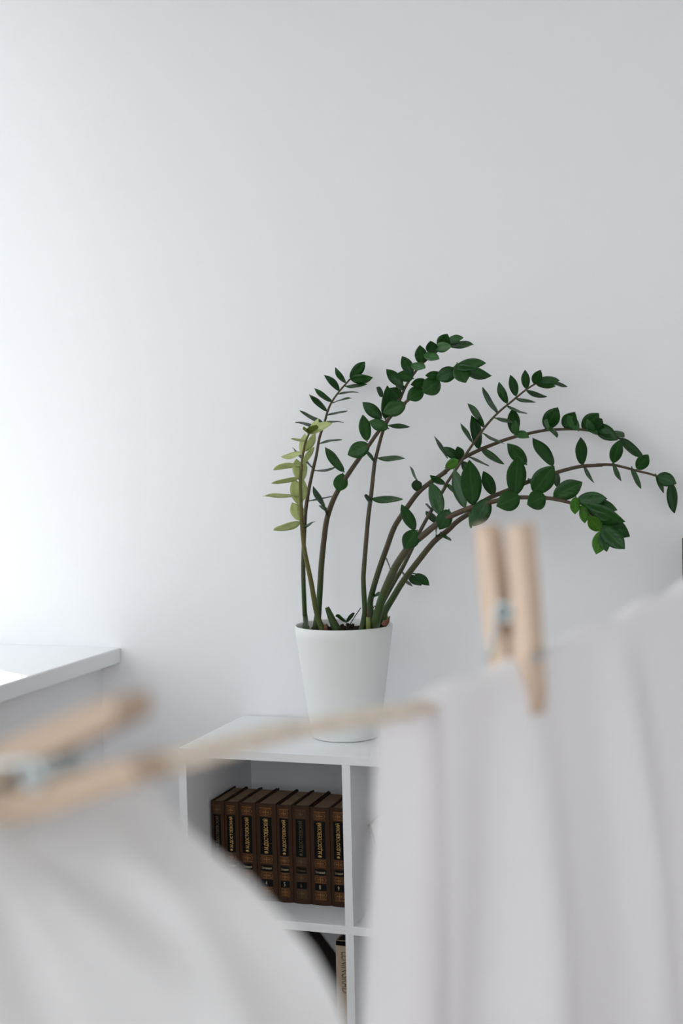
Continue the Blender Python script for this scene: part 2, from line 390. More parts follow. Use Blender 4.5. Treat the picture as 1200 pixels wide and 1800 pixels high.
for i, num in enumerate(NUM):
    x0, x1 = ED[i] + 0.0006, ED[i + 1] - 0.0006
    bw = x1 - x0; cx = (x0 + x1) / 2; z0 = ZM + 0.0003; H = BH + [0, .0, .0005, .0005, 0, .001, -.001, .0005][i]
    bk = thing('hardcover_book', (cx, YS + BD / 2, ZM), BL[i], 'book', 'brown volumes on the upper shelf')
    bm = bmesh.new(); bt = 0.0028
    N = 10                                    # spine shell
    fr, bkv = [], []
    for k in range(N + 1):
        t = -1 + 2 * k / N; x = cx + t * bw / 2
        fr.append([bm.verts.new((x, spine_y(t, bw), z)) for z in (z0, z0 + H)])
        bkv.append([bm.verts.new((x, spine_y(t, bw) + 0.0035, z)) for z in (z0, z0 + H)])
    for k in range(N):
        bm.faces.new((fr[k][0], fr[k + 1][0], fr[k + 1][1], fr[k][1]))
        bm.faces.new((bkv[k][0], bkv[k][1], bkv[k + 1][1], bkv[k + 1][0]))
        bm.faces.new((fr[k][1], fr[k + 1][1], bkv[k + 1][1], bkv[k][1]))
        bm.faces.new((fr[k][0], bkv[k][0], bkv[k + 1][0], fr[k + 1][0]))
    yb0 = YS + 0.0036
    bdp = BD + [0.001, -.002, .001, .003, -.001, .002, -.001, 0][i]
    box(bm, x0, x0 + bt, yb0, YS + bdp, z0, z0 + H, 0.0007)
    box(bm, x1 - bt, x1, yb0, YS + bdp, z0, z0 + H, 0.0007)
    obj('cover', bm, M['cover'], bk, (cx, YS, ZM))
    obj('page_block', bx(x0 + bt, x1 - bt, YS + 0.007, YS + BD - 0.005, z0 + 0.003, z0 + H - 0.0032, 0.0005), M['pages'], bk, (cx, YS, ZM))
    zt = lambda f: z0 + H * (1 - f)
    hw = min(0.0135, bw * 0.29)
    pm = M['cover2'] if i == 5 else M['black']
    for a, b in ((.138, .520), (.628, .688), (.778, .845)):
        bm = bmesh.new(); strip(bm, cx - hw, cx + hw, zt(b), zt(a)); wrap(bm, cx, bw, 0.0003)
        obj('label_panel', bm, M['black'], bk, (cx, YS, ZM))
    gm = M['dull'] if i in (0, 5) else M['goldbar']  # leftmost book dimmed to paint its shade, the other is faded
    for f, ls in ((.085, (.040, .048, .121)), (.569, (.532, .606)), (.735, (.700, .768)), (.892, (.857, .928, .940))):
        bm = bmesh.new()
        cartouche(bm, cx, zt(f), hw, H * 0.026)
        for l in ls: strip(bm, cx - hw, cx + hw, zt(l) - 0.0003, zt(l) + 0.0003)
        strip(bm, cx - 0.0002, cx + 0.0002, zt(ls[-1]), zt(ls[0]), 1)
        wrap(bm, cx, bw, 0.0003)
        obj('ornament', bm, gm, bk, (cx, YS, ZM))
    tm = M['dull'] if i in (0, 5) else M['gold']
    tm2 = M['dull'] if i == 5 else M['silver']
    bm = place_text('Ф.М.ДОСТОЕВСКИЙ', cx, (zt(.148) + zt(.512)) / 2, H * 0.355, hw * 1.05, bw, 0.0006)
    obj('spine_lettering', bm, tm, bk, (cx, YS, ZM))
    bm = place_text('Сочинения', cx, zt(.658), hw * 1.7, 0.0056, bw, 0.0006, False)
    obj('spine_lettering', bm, tm2, bk, (cx, YS, ZM))
    bm = place_text(num, cx - hw * 0.1, zt(.811), 0.0038, 0.0092, bw, 0.0006, False)
    obj('volume_number', bm, tm2, bk, (cx, YS, ZM))

# ------------------------------------------------------------------ other things in the bookcase
def rect_book(name, label, x0, x1, y0, y1, z0, z1, cov, pg, bt=0.003):
    bk = thing(name, ((x0 + x1) / 2, (y0 + y1) / 2, z0), label, 'book')
    bm = bmesh.new()
    box(bm, x0, x1, y0, y0 + bt, z0, z1, 0.0006); box(bm, x0, x0 + bt, y0 + bt, y1, z0, z1, 0.0006); box(bm, x1 - bt, x1, y0 + bt, y1, z0, z1, 0.0006)
    obj('cover', bm, cov, bk, ((x0 + x1) / 2, (y0 + y1) / 2, z0))
    obj('page_block', bx(x0 + bt, x1 - bt, y0 + bt, y1 - 0.004, z0 + 0.003, z1 - 0.003), pg, bk, ((x0 + x1) / 2, (y0 + y1) / 2, z0))
    return bk
zb = ZB + 0.0003
bz1 = CAM.z - 1.0495
bb = rect_book('tall_book', 'tall beige book with a black head band and large letters in the lower compartment', -0.9488, DV - 0.001, 2.800, 2.945, zb, bz1, M['beige'], M['cover2'])
bo = ORG[bb.name]
obj('head_band', bx(-0.9475, DV - 0.002, 2.7990, 2.7998, bz1 - 0.0105, bz1 - 0.001), M['black'], bb, bo)
bm = text_mesh('LENINGRAD', 0.088, 0.022)
for v in bm.verts: v.co = Vector((-0.9255 + v.co.y, 2.7994, bz1 - 0.068 - v.co.x))
obj('spine_lettering', bm, M['beigeink'], bb, bo)
# dark portfolio leaning across the lower compartment
lx, ln, lt = -0.939, 0.425, 0.028
u = Vector((-0.631, 0, 0.776)); nrm = Vector((-0.776, 0, -0.631))
pf = thing('dark_portfolio', (lx, 3.03, ZB), 'dark brown board-covered folder leaning across the lower compartment', 'folder')
def slab(y0, y1, a0, a1, b0, b1):
    bm = bx(a0, a1, y0, y1, b0, b1, 0.001)
    for v in bm.verts:
        a, y, b = v.co; q = Vector((lx, 0, ZB + 0.020)) + u * a + nrm * b
        v.co = Vector((q.x, y, q.z))
    return bm
obj('cover', slab(2.955, 3.095, 0, ln - 0.03, 0, 0.004), M['cover2'], pf, (lx, 3.03, ZB))
obj('cover', slab(2.955, 3.095, 0, ln - 0.03, lt - 0.004, lt), M['cover2'], pf, (lx, 3.03, ZB))
obj('page_block', slab(2.960, 3.090, 0.004, ln - 0.034, 0.004, lt - 0.004), M['pages'], pf, (lx, 3.03, ZB))
# small book leaning on the divider in the next compartment
lb = thing('leaning_book', (DV + T + 0.04, 2.905, ZM), 'small brown book with cream pages leaning on the divider, beside the hanging cloth', 'book')
def lean(x0, x1, y0, y1, z0, z1):
    bm = bx(x0, x1, y0, y1, z0, z1, 0.0006)
    a = math.radians(-14)
    for v in bm.verts:
        x, z = v.co.x, v.co.z
        v.co.x = DV + T + 0.0482 + x * math.cos(a) + z * math.sin(a); v.co.z = ZM + 0.0005 + 0.0035 - x * math.sin(a) * 1 + z * math.cos(a) - 0.0035
    return bm
lo = ORG[lb.name]
obj('cover', lean(0, 0.0055, 2.845, 2.965, 0, 0.19), M['rbrown'], lb, lo)
obj('cover', lean(0.0205, 0.024, 2.845, 2.965, 0, 0.19), M['rbrown'], lb, lo)
obj('page_block', lean(0.0055, 0.0205, 2.848, 2.962, 0.002, 0.188), M['cream'], lb, lo)

# dark rounded object at the right edge of the frame
bx0 = -0.2325; bzt = CAM.z - 0.197 + 0.0
bm = bmesh.new()
box(bm, bx0, bx0 + 0.15, 2.86, 3.02, ZT, bzt + 0.008, 0.016)
sp = thing('black_case', (bx0 + 0.075, 2.94, ZT), 'tall black case with rounded edges on the bookcase at the right edge of the photo', 'case')
obj('body', bm, M['darkbox'], sp, (bx0 + 0.075, 2.94, ZT), smooth=False)
obj('front_panel', bx(bx0 + 0.02, bx0 + 0.13, 2.8575, 2.861, ZT + 0.02, bzt - 0.015, 0.0012), M['darkbox'], sp, (bx0 + 0.075, 2.94, ZT))

# ------------------------------------------------------------------ the potted plant
PC = Vector((-0.959, 2.933)); PH = 0.2455; PR, PB = 0.1078, 0.0745
plant = thing('potted_plant', (PC.x, PC.y, ZT), 'arching glossy green plant in a white pot on the bookcase', 'plant')
org = ORG[plant.name]
z0 = ZT + 0.0005
prof = [(0, z0), (PB - 0.004, z0), (PB - 0.001, z0 + 0.0015), (PB, z0 + 0.004)]
for k in range(1, 12):
    f = k / 12; prof.append((PB + (PR - PB) * f - 0.0, z0 + PH * f))
prof += [(PR - 0.0008, z0 + PH - 0.0015), (PR - 0.0022, z0 + PH), (PR - 0.0045, z0 + PH - 0.0012), (PR - 0.0062, z0 + PH - 0.005),
         (PB + (PR - PB) * 0.6 - 0.008, z0 + PH * 0.6), (0, z0 + PH * 0.6)]
obj('pot', lathe(bmesh.new(), prof, PC, 96), M['pot'], plant, org, smooth=True)
ZS = z0 + PH - 0.017
bm = bmesh.new()
rr = PR - 0.0085
rings = []
for k in range(0, 9):
    rings.append((rr * k / 8, ZS))
lathe(bm, rings, PC, 40)
for v in bm.verts:
    d = (Vector((v.co.x, v.co.y)) - PC).length
    if d < rr - 0.001: v.co.z += random.uniform(-0.003, 0.005)
so = obj('soil', bm, M['soil'], plant, org, smooth=True)
bm = bmesh.new()
for k in range(170):                            # crumbs of soil
    a = random.uniform(0, 6.283); r = rr * math.sqrt(random.random()) * 0.96
    c = Vector((PC.x + r * math.cos(a), PC.y + r * math.sin(a), ZS + random.uniform(0.001, 0.006)))
    g = bmesh.ops.create_icosphere(bm, subdivisions=1, radius=random.uniform(0.002, 0.0045))
    for v in g['verts']: v.co = c + v.co * random.uniform(0.7, 1.2)
cr = obj('soil_crumbs', bm, M['soil'], plant, org); cr['kind'] = 'stuff'

FR = {1: (440, 570, 4.6154), 2: (600, 570, 4.2857), 3: (740, 620, 4.6154), 4: (940, 680, 4.6154),
      5: (440, 800, 4.6154), 6: (600, 820, 4.6154), 7: (800, 780, 3.871), 8: (510, 1060, 6.0)}
def fp(fr, x, y):
    a, b, s = FR[fr]; return (a + x / s, b + y / s)
def Q(fr, pts): return [fp(fr, x, y) for x, y in pts]

STEMS = {
 'A': (Q(8, [(165, 262), (160, 160), (150, 60)]) + Q(5, [(428, 900), (440, 560), (450, 430), (475, 270), (505, 130), (535, 0)]) +
       Q(1, [(560, 920), (600, 800), (625, 710), (660, 630), (720, 545), (808, 445)]), 10.5, 3.0, (2.985, 3.0, 3.06), 'stem'),
 'B': (Q(8, [(335, 268), (305, 190), (268, 60)]) + Q(5, [(490, 1020), (440, 780), (420, 600), (412, 450), (405, 250), (410, 100)]) +
       Q(1, [(412, 1190), (422, 1080), (445, 960), (475, 888)]), 11.5, 3.4, (2.86, 2.86, 2.84), 'stemB'),
 'C': (Q(8, [(275, 265), (292, 120)]) + Q(5, [(552, 1250), (560, 1150), (575, 900), (597, 680), (620, 520), (665, 380), (720, 270), (770, 190), (830, 100), (900, 0)]) +
       Q(2, [(130, 1010), (200, 920), (270, 820), (340, 730), (400, 665), (480, 590), (540, 540), (620, 470), (700, 410), (780, 360), (860, 322)]), 13.0, 4.0, (2.95, 2.93, 2.87), 'stem'),
 'D': (Q(8, [(760, 262), (780, 150), (785, 60)]) + Q(6, [(178, 950), (180, 850), (200, 600), (218, 400), (240, 230), (265, 0)]) +
       Q(2, [(255, 1020), (290, 880), (320, 785), (370, 690), (430, 590), (480, 475), (540, 380), (600, 305), (680, 235), (740, 190), (800, 150)]), 10.5, 3.4, (2.90, 2.93, 2.97), 'stem'),
 'E': (Q(8, [(838, 262), (850, 120)]) + Q(6, [(235, 1080), (300, 850), (370, 650), (430, 490), (520, 350), (620, 215), (720, 130), (850, 40)]) +
       Q(3, [(150, 1000), (250, 920), (350, 850), (470, 790), (580, 745), (700, 700), (850, 660), (1000, 630)]) +
       Q(4, [(150, 347), (300, 343), (420, 352), (520, 375), (620, 405), (690, 420), (730, 435)]), 12.0, 3.2, (2.97, 2.99, 3.055), 'stem'),
 'F': (Q(8, [(930, 258), (960, 150)]) + Q(6, [(330, 1120), (430, 930), (490, 830), (560, 690), (650, 500), (740, 340), (850, 150)]) +
       Q(3, [(190, 1085), (300, 920), (420, 740), (520, 600), (620, 490), (740, 390), (850, 300), (930, 250)]), 9.5, 3.0, (2.93, 2.96, 2.99), 'stem'),
 'G': (Q(8, [(890, 262), (905, 180), (935, 60)]) + Q(6, [(335, 1050), (420, 850), (490, 730), (560, 640), (660, 560), (780, 462), (900, 395), (1060, 330)]) +
       Q(7, [(160, 418), (230, 400), (330, 378), (440, 365), (620, 370), (700, 382), (790, 405), (860, 440), (930, 500), (1000, 575)]), 17.0, 4.2, (2.87, 2.85, 2.80), 'stem'),
 'H': (Q(8, [(960, 255), (990, 160)]) + Q(6, [(350, 1180), (420, 1060), (500, 930), (620, 770), (750, 610), (860, 520), (940, 445), (1050, 370)]) +
       Q(7, [(210, 380), (350, 320), (540, 242), (700, 192), (850, 155), (1000, 145)]) + Q(4, [(500, 632), (620, 632), (720, 652), (830, 682), (960, 715), (1090, 772), (1105, 780)]), 13.5, 3.2, (2.91, 2.93, 3.04), 'stem'),
}
PXM = 2500 / 3.02
def inpot(px, y, r):
    lim = PR - 0.012 - r
    for k in range(60):
        q = PY(px[0], px[1], y)
        if (Vector((q.x, q.y)) - PC).length < lim: break
        y += 0.003 if y < PC.y else -0.003
    return q
SOBJ, SPTS = {}, {}
for k, (pts, w0, w1, ys, mt) in STEMS.items():
    n = len(pts); P3 = []
    acc = [0]
    for a, b in zip(pts, pts[1:]): acc.append(acc[-1] + math.hypot(b[0] - a[0], b[1] - a[1]))
    for (x, y), l in zip(pts, acc):
        f = l / acc[-1]
        yy = ys[0] + (ys[1] - ys[0]) * f / 0.5 if f < 0.5 else ys[1] + (ys[2] - ys[1]) * (f - 0.5) / 0.5
        P3.append(PY(x, y, yy))
    # root into the soil, inside the pot
    P3[0] = inpot(pts[0], ys[0], w0 / 2 / PXM)
    d = (P3[0] - P3[1]).normalized(); d.z = min(d.z, -0.6)
    q = P3[0] + d * 0.02; h = Vector((q.x, q.y)) - PC; lim = PR - 0.022 - w0 / 2 / PXM
    if h.length > lim: h *= lim / h.length
    P3.insert(0, Vector((PC.x + h.x, PC.y + h.y, ZS - 0.004)))
    cv = catmull(P3, 4)
    N = len(cv)
    rad = []
    for i in range(N):
        f = i / (N - 1)
        wpx = w1 + (w0 - w1) * (1 - f) ** 1.15
        if f < 0.16: wpx *= 1 + 0.35 * (1 - f / 0.16) ** 2
        rad.append(wpx / 2 / PXM)
    bm = tube(bmesh.new(), cv, rad, 10)
    # ring-shaped leaf scars on the bare lower stem
    for f in (0.13, 0.27, 0.36):
        i = int(f * N); p, t = cv[i], (cv[i + 1] - cv[i]).normalized()
        tube(bm, [p - t * 0.0012, p, p + t * 0.0012], [rad[i] * 0.98, rad[i] * 1.07, rad[i] * 0.98], 10)
    so = obj('stem', bm, M[mt], plant, cv[4], smooth=True)
    if k == 'B': so['label'] = 'young yellowish green stem with pale leaves'
    SOBJ[k] = so; SPTS[k] = list(zip(pts, P3[1:]))

def leaf(stem, fr, b, t, w, m='leaf', dy=None, fw=0.0, s=None, curl=None):
    bpx, tpx = fp(fr, *b), fp(fr, *t); w = w / FR[fr][2]
    # depth where it leaves the stem
    best = None
    sp = SPTS[stem]
    for (p, q), (p2, q2) in zip(sp, sp[1:]):
        ax, ay = p2[0] - p[0], p2[1] - p[1]; L2 = ax * ax + ay * ay + 1e-9
        h = max(0, min(1, ((bpx[0] - p[0]) * ax + (bpx[1] - p[1]) * ay) / L2))
        d = math.hypot(bpx[0] - p[0] - ax * h, bpx[1] - p[1] - ay * h)
        if best is None or d < best[0]: best = (d, q.y + (q2.y - q.y) * h)
    yb = best[1] - fw
    La = math.hypot(tpx[0] - bpx[0], tpx[1] - bpx[1])
    Lr = max(La * 1.04, w * 1.5, 36)
    dd = math.sqrt(max(0, Lr * Lr - La * La)) / PXM
    rnd = random.Random(int(bpx[0] * 31 + bpx[1] * 17 + tpx[0]))
    if dy is None: dy = -1 if w > 0.45 * La else (1 if rnd.random() < 0.4 else -1)
    yt = yb + dy * dd
    if yt > 3.098: yt = yb - dd
    B = PY(bpx[0], bpx[1], min(yb, 3.095)); Tp = PY(tpx[0], tpx[1], yt)
    ax = Tp - B; L = ax.length; a = ax.normalized()
    view = (CAM - (B + Tp) / 2).normalized()
    per = a.cross(view).normalized(); nf = per.cross(a).normalized()     # nf faces the camera
    W = max(w / PXM, 0.44 * L) 
    c = min(1.0, (w / PXM) / W); ph = math.acos(c)
    sg = s if s is not None else (1 if rnd.random() < 0.5 else -1)
    u = per * math.cos(ph) + nf * math.sin(ph) * sg
    nn = u.cross(a).normalized()
    if nn.dot(view) < 0: nn = -nn
    cu = curl if curl is not None else rnd.uniform(-0.09, 0.06)
    fold = rnd.uniform(0.03, 0.09)
    NL, NW = 12, 4
    bm = bmesh.new(); uvl = bm.loops.layers.uv.new('UVMap'); rows = []
    for i in range(NL + 1):
        t_ = i / NL
        t_ = 0.45 * t_ + 0.55 * (1 - math.cos(math.pi * t_)) / 2
        f = (1 - ((0.5 - t_) / 0.5) ** 2) ** 0.62 if t_ < 0.5 else 1 - ((t_ - 0.5) / 0.5) ** 2.05
        if i == 0: f = 0.035
        f = max(f, 0.012)
        row = []
        for j in range(NW + 1):
            v = -1 + 2 * j / NW
            off = cu * L * math.sin(math.pi * t_) + fold * W * (abs(v) ** 1.3) * f + 0.02 * W * math.sin(t_ * 9 + v * 2 + Lr)
            row.append((bm.verts.new(B + ax * t_ + u * (v * f * W / 2) + nn * off), v, t_))
        rows.append(row)
    for i in range(NL):
        for j in range(NW):
            q = [rows[i][j], rows[i][j + 1], rows[i + 1][j + 1], rows[i + 1][j]]
            fc = bm.faces.new([x[0] for x in q])
            for lp, x in zip(fc.loops, q): lp[uvl].uv = (x[1], x[2])
    for v in bm.verts:
        if v.co.y > 3.108: v.co.y = 3.108
    # short stalk
    tube(bm, [B - a * 0.002, B + ax * 0.06, B + ax * 0.12], [0.0012, 0.0010, 0.0005], 5)
    o = obj('leaf', bm, M[m], SOBJ[stem], B, smooth=True)
    md = o.modifiers.new('thickness', 'SOLIDIFY'); md.thickness = 0.0007; md.offset = 0
    if m == 'pale': o['label'] = 'pale yellow-green leaf'
    return o

LV = {
'A': [(1,(810,442),(929,303),95),(1,(812,448),(992,432),85),
      (1,(772,475),(688,348),48),(1,(720,542),(597,413),58),(1,(662,627),(518,518),47),(1,(620,705),(475,570),50),(1,(590,798),(400,700),33),
      (1,(560,862),(362,795),26),(1,(502,1165),(343,1000),24),
      (1,(775,502),(945,487),32),(1,(720,565),(876,553),13),(1,(672,635),(822,599),12),(1,(630,735),(788,702),18),(1,(607,800),(757,797),12),
      (1,(560,967),(744,937),18),(1,(512,1187),(690,1157),20),(5,(470,372),(672,333),12),(5,(445,592),(518,540),20),(5,(462,345),(450,310),12)],
'B': [(1,(478,885),(552,762),45,'pale'),(1,(485,885),(662,805),66,'pale'),(1,(472,890),(538,818),64,'olive'),(1,(475,880),(425,850),30,'olive'),
      (1,(440,945),(328,930),22,'pale'),(1,(422,1045),(248,1075),50,'pale'),(1,(407,1145),(185,1182),50,'pale'),
      (1,(415,1045),(442,885),66,'pale',1,-.006),(1,(440,1030),(527,885),60,'pale',1,-.006),(1,(428,1125),(518,995),48,'pale'),
      (5,(400,205),(372,30),92,'pale',1,-.006),(5,(422,205),(440,40),58,'pale',1,-.006),(5,(400,400),(350,185),108,'pale',1,-.006),(5,(424,370),(432,195),54,'pale',1,-.006),
      (5,(405,530),(338,385),95,'pale',1,-.006),(5,(407,525),(385,375),60,'pale',1,-.006),
      (5,(395,183),(170,228),38,'pale'),(5,(398,325),(103,333),36,'pale'),(5,(402,538),(185,608),64,'pale')],
'C': [(2,(855,320),(1087,292),85),(2,(880,320),(1132,388),85),(2,(872,295),(938,440),128),
      (2,(866,345),(712,415),115),(2,(760,380),(630,385),60),(2,(738,425),(612,515),140,'leaf2'),(2,(640,430),(520,455),70),(2,(615,490),(492,565),112,'leaf2'),
      (2,(482,602),(312,668),120,'leaf2'),(2,(330,712),(345,462),92),(2,(310,540),(264,475),45),(2,(302,708),(158,588),92),
      (2,(192,878),(160,680),92,'leaf2'),(2,(350,785),(208,730),92,'leaf2'),(2,(352,762),(516,773),36,'leaf2'),
      (2,(210,908),(46,985),125,'leaf2'),(1,(757,1195),(604,997),78,'leaf2'),(5,(748,150),(715,296),122,'leaf2'),(5,(602,425),(508,250),48),(5,(632,465),(562,408),34,'leaf2'),(5,(615,492),(600,430),14)],
'D': [(2,(800,155),(994,152),58),(2,(782,130),(920,102),62,'leaf2'),(2,(735,185),(800,73),100),(2,(702,180),(830,164),80,'under',-1,.008),(2,(685,222),(672,125),92),
      (2,(622,225),(737,263),72,'under',-1,.008),(2,(606,303),(590,157),96),(2,(528,300),(632,331),68,'under',-1,.008),(2,(532,378),(455,240),88),
      (2,(538,408),(420,370),88,'leaf2'),(2,(462,468),(336,338),86),(2,(440,560),(362,480),104,'leaf2'),(2,(478,470),(410,470),50),
      (2,(275,1007),(478,1011),42,'leaf2'),(2,(247,1030),(182,962),30,'leaf2'),(6,(245,258),(496,266),60,'leaf2'),(6,(245,285),(185,235),42)],
'E': [(6,(616,200),(605,108),88),(6,(612,110),(553,0),22),(6,(840,142),(716,70),56),
      (3,(312,862),(172,765),80),(3,(325,862),(295,760),80),(3,(198,932),(305,872),86,'bright'),(3,(210,850),(106,678),30),
      (3,(330,885),(388,985),70),
      (3,(465,778),(408,507),92),(3,(480,765),(672,905),56,'leaf2'),(3,(385,845),(551,919),20),(3,(757,662),(742,450),104),
      (3,(758,664),(766,548),66,'under',-1,.012),(3,(760,650),(876,692),70,'under',-1,.010),
      (4,(85,338),(185,166),136),(4,(98,345),(102,262),46,'under',-1,.010),(4,(112,315),(179,414),40,'under',-1,.008),
      (4,(240,332),(325,205),125),(4,(350,352),(265,230),84,'under',-1,.014),(4,(385,342),(520,215),128),(4,(460,345),(545,260),100),
      (4,(470,372),(424,260),60,'under',-1,.014),(4,(432,340),(496,390),44,'under',-1,.010),(4,(482,312),(672,432),118),(4,(480,365),(615,405),40),
      (4,(640,360),(722,412),60),(4,(692,420),(882,572),76)],
'F': [(3,(415,727),(318,570),34),(3,(513,602),(376,412),56),(3,(617,492),(498,280),46),(3,(697,412),(630,236),68),(3,(770,352),(722,180),72),
      (3,(852,292),(843,138),70),(3,(915,250),(970,140),84),(3,(950,215),(1122,226),60),(3,(930,250),(1090,272),62,'leaf2'),(3,(1030,230),(1187,276),32),
      (3,(850,300),(1021,358),40),(3,(765,370),(927,402),28),(3,(697,430),(859,494),22),(3,(602,530),(752,574),32),(3,(505,655),(674,738),22),
      (6,(725,352),(698,303),30),(6,(772,465),(684,363),60),(6,(852,152),(936,232),34)],
'G': [(6,(592,520),(486,308),94,'leaf'),(6,(612,520),(506,668),138,'leaf'),(6,(806,392),(718,125),116),(6,(870,352),(792,512),128,'leaf'),
      (6,(1006,332),(910,18),104),(7,(120,418),(95,110),138,'leaf',-1,.004),(7,(225,375),(122,562),124),(7,(100,460),(108,576),34,'leaf2'),
      (7,(436,358),(280,426),132,'leaf2',-1,.008),(7,(610,358),(489,416),128,'leaf2',-1,.008),(7,(405,352),(425,86),128),(7,(532,332),(672,150),142),
      (7,(668,362),(864,262),122),(7,(825,385),(1032,372),98),(7,(880,400),(1102,452),92),(7,(890,420),(1155,530),104),
      (7,(965,500),(1187,632),116),(7,(995,560),(1152,716),116),(7,(1005,590),(958,752),94,'bright'),(7,(1000,590),(1030,735),70),
      (7,(818,362),(812,480),66,'bright'),(7,(870,412),(880,542),62,'bright'),(7,(990,590),(905,495),88,'bright'),(7,(950,470),(1118,515),60,'bright'),
      (7,(960,430),(1050,520),90)],
'H': [(6,(808,535),(886,603),32,'leaf2'),(6,(770,565),(778,500),10),(7,(262,350),(190,185),84),(3,(852,905),(698,737),112),(3,(1068,918),(903,690),100),
      (7,(688,200),(704,300),44),(3,(900,1080),(862,1030),22),
      (4,(382,632),(370,407),94),(4,(386,615),(479,780),28,'leaf2'),(4,(632,616),(690,428),102),(4,(630,610),(702,766),36,'leaf2'),
      (4,(785,655),(858,828),42,'leaf2'),(4,(828,668),(920,550),104),(4,(978,712),(1044,862),42,'leaf2'),(4,(990,722),(1148,785),112),(4,(1097,775),(1130,1026),86)],
}
for st, lst in LV.items():
    for e in lst:
        leaf(st, *e)

# stumps, seedling, twig and dry bits in the pot
def ppt(x, y, yy): q = fp(8, x, y); return PY(q[0], q[1], yy)
def stump(pts, wid, yy, m, capm, label=None):
    P3 = [ppt(x, y, yy) for x, y in pts]
    P3 = [inpot(fp(8, *pts[0]), yy, wid[0] / 6 / 2 / PXM)] + [ppt(x, y, yy) for x, y in pts[1:]]
    P3.insert(0, Vector((P3[0].x, P3[0].y, ZS - 0.004)))
    r = [wid[0] / 6 / 2 / PXM] + [w / 6 / 2 / PXM for w in wid]
    o = obj('stump', tube(bmesh.new(), P3, r, 12), m, plant, P3[0], smooth=True)
    if label: o['label'] = label
    t = (P3[-1] - P3[-2]).normalized()
    obj('cut_end', tube(bmesh.new(), [P3[-1] - t * 0.001, P3[-1] + t * 0.0008], r[-1] * 0.93, 12), capm, o, P3[-1])
stump([(485, 268), (425, 140), (388, 48)], [96, 72, 48], 2.875, M['stem'], M['cut'], 'cut green stump')
stump([(376, 262), (374, 222)], [40, 40], 2.855, M['dry'], M['cut'])
stump([(825, 262), (825, 200), (823, 148)], [50, 52, 48], 2.868, M['stub'], M['dry'], 'short yellow-green stub with a dry tip')
P3 = [ppt(822, 150, 2.85), ppt(818, 95, 2.85), ppt(816, 35, 2.85)]
obj('dry_tip', tube(bmesh.new(), P3, [0.0022, 0.0015, 0.0004], 7), M['dry'], plant, P3[0], smooth=True)
P3 = [ppt(985, 235, 2.86), ppt(1005, 205, 2.86), ppt(1030, 190, 2.86), ppt(1046, 140, 2.86)]
obj('dry_husk', tube(bmesh.new(), P3, [0.006, 0.0075, 0.004, 0.0015], 7), M['dry'], plant, P3[0], smooth=True)
P3 = [ppt(600, 285, 2.90), ppt(660, 175, 2.90), ppt(742, 52, 2.895)]
obj('twig', tube(bmesh.new(), catmull(P3, 4), 0.0011, 6), M['twig'], plant, P3[0], smooth=True)
P3 = [ppt(860, 150, 2.86), ppt(862, 90, 2.86), ppt(885, 35, 2.86), ppt(900, 40, 2.86)]
obj('twig', tube(bmesh.new(), catmull(P3, 4), 0.0010, 6), M['twig'], plant, P3[0], smooth=True)
# seedling and the little shoots behind the big stems
def shoot(pts, yy, wd, lv):
    P3 = [PY(*q, yy) for q in pts]
    o = obj('stem', tube(bmesh.new(), catmull(P3, 4), wd, 6), M['stem'], plant, P3[0], smooth=True)
    SOBJ[o.name] = o; SPTS[o.name] = list(zip(pts, P3))
    for e in lv: leaf(o.name, *e)
shoot(Q(8, [(592, 290), (590, 240), (590, 190)]), 2.91, 0.0009, [(8, (590, 192), (478, 140), 48, 'leaf2'), (8, (588, 192), (680, 106), 44, 'leaf2')])
shoot(Q(6, [(330, 1230), (420, 1050), (500, 900), (560, 868), (600, 872)]), 2.99, 0.0014,
      [(6, (545, 880), (648, 966), 74), (6, (600, 872), (712, 966), 78), (6, (515, 935), (568, 962), 30, 'leaf2'), (6, (520, 880), (488, 858), 24), (6, (398, 850), (357, 738), 9)])
shoot(Q(6, [(235, 1220), (240, 1100), (248, 1055)]), 2.99, 0.0012, [(6, (250, 1055), (308, 1045), 42)])

# ------------------------------------------------------------------ rope
def rdep(x): return 1.0 / (3.19 - 0.00128 * x)
RP = [(-260, 1470), (-60, 1424), (120, 1390), (310, 1342), (367, 1326), (467, 1297), (545, 1278), (650, 1259), (742, 1243), (810, 1216), (870, 1192), (955, 1155),
      (1020, 1128), (1090, 1095), (1200, 1042), (1320, 975)]
def rope_y(x):
    for (a, ya), (b, yb) in zip(RP, RP[1:]):
        if x <= b: return ya + (yb - ya) * (x - a) / (b - a)
    a, b = RP[-2], RP[-1]; return a[1] + (b[1] - a[1]) * (x - a[0]) / (b[0] - a[0])
rp3 = [P(x, y, rdep(x)) for x, y in RP]
d0 = (rp3[0] - rp3[1]); d0.z = 0; d0.normalize()
hl = rp3[0] + d0 * ((XL + 0.012 - rp3[0].x) / d0.x); hl.z = rp3[0].z + 0.10
d1 = (rp3[-1] - rp3[-2]); d1.z = 0; d1.normalize()
kk = min((XR - 0.012 - rp3[-1].x) / d1.x, (YB - 0.012 - rp3[-1].y) / d1.y)
hr = rp3[-1] + d1 * kk; hr.z = min(rp3[-1].z + kk * 0.30, 2.4)
full = [hl, hl.lerp(rp3[0], 0.6) - Vector((0, 0, 0.01))] + rp3 + [rp3[-1].lerp(hr, 0.4) - Vector((0, 0, 0.03)), hr]
RR = 0.0027
cv = catmull(full, 6)
def resample(pts, step):
    out = [pts[0].copy()]; rem = step
    for a, b in zip(pts, pts[1:]):
        L = (b - a).length; s = rem
        while s <= L:
            out.append(a.lerp(b, s / L)); s += step
        rem = s - L
    return out
cvr = resample(cv, 0.0035)
rope = thing('clothesline_rope', hl, 'beige twisted rope stretched across the foreground with pegged laundry', 'rope')
bm = [bmesh.new() for _ in range(3)]
tw = [[], [], []]
up = Vector((0, 0, 1))
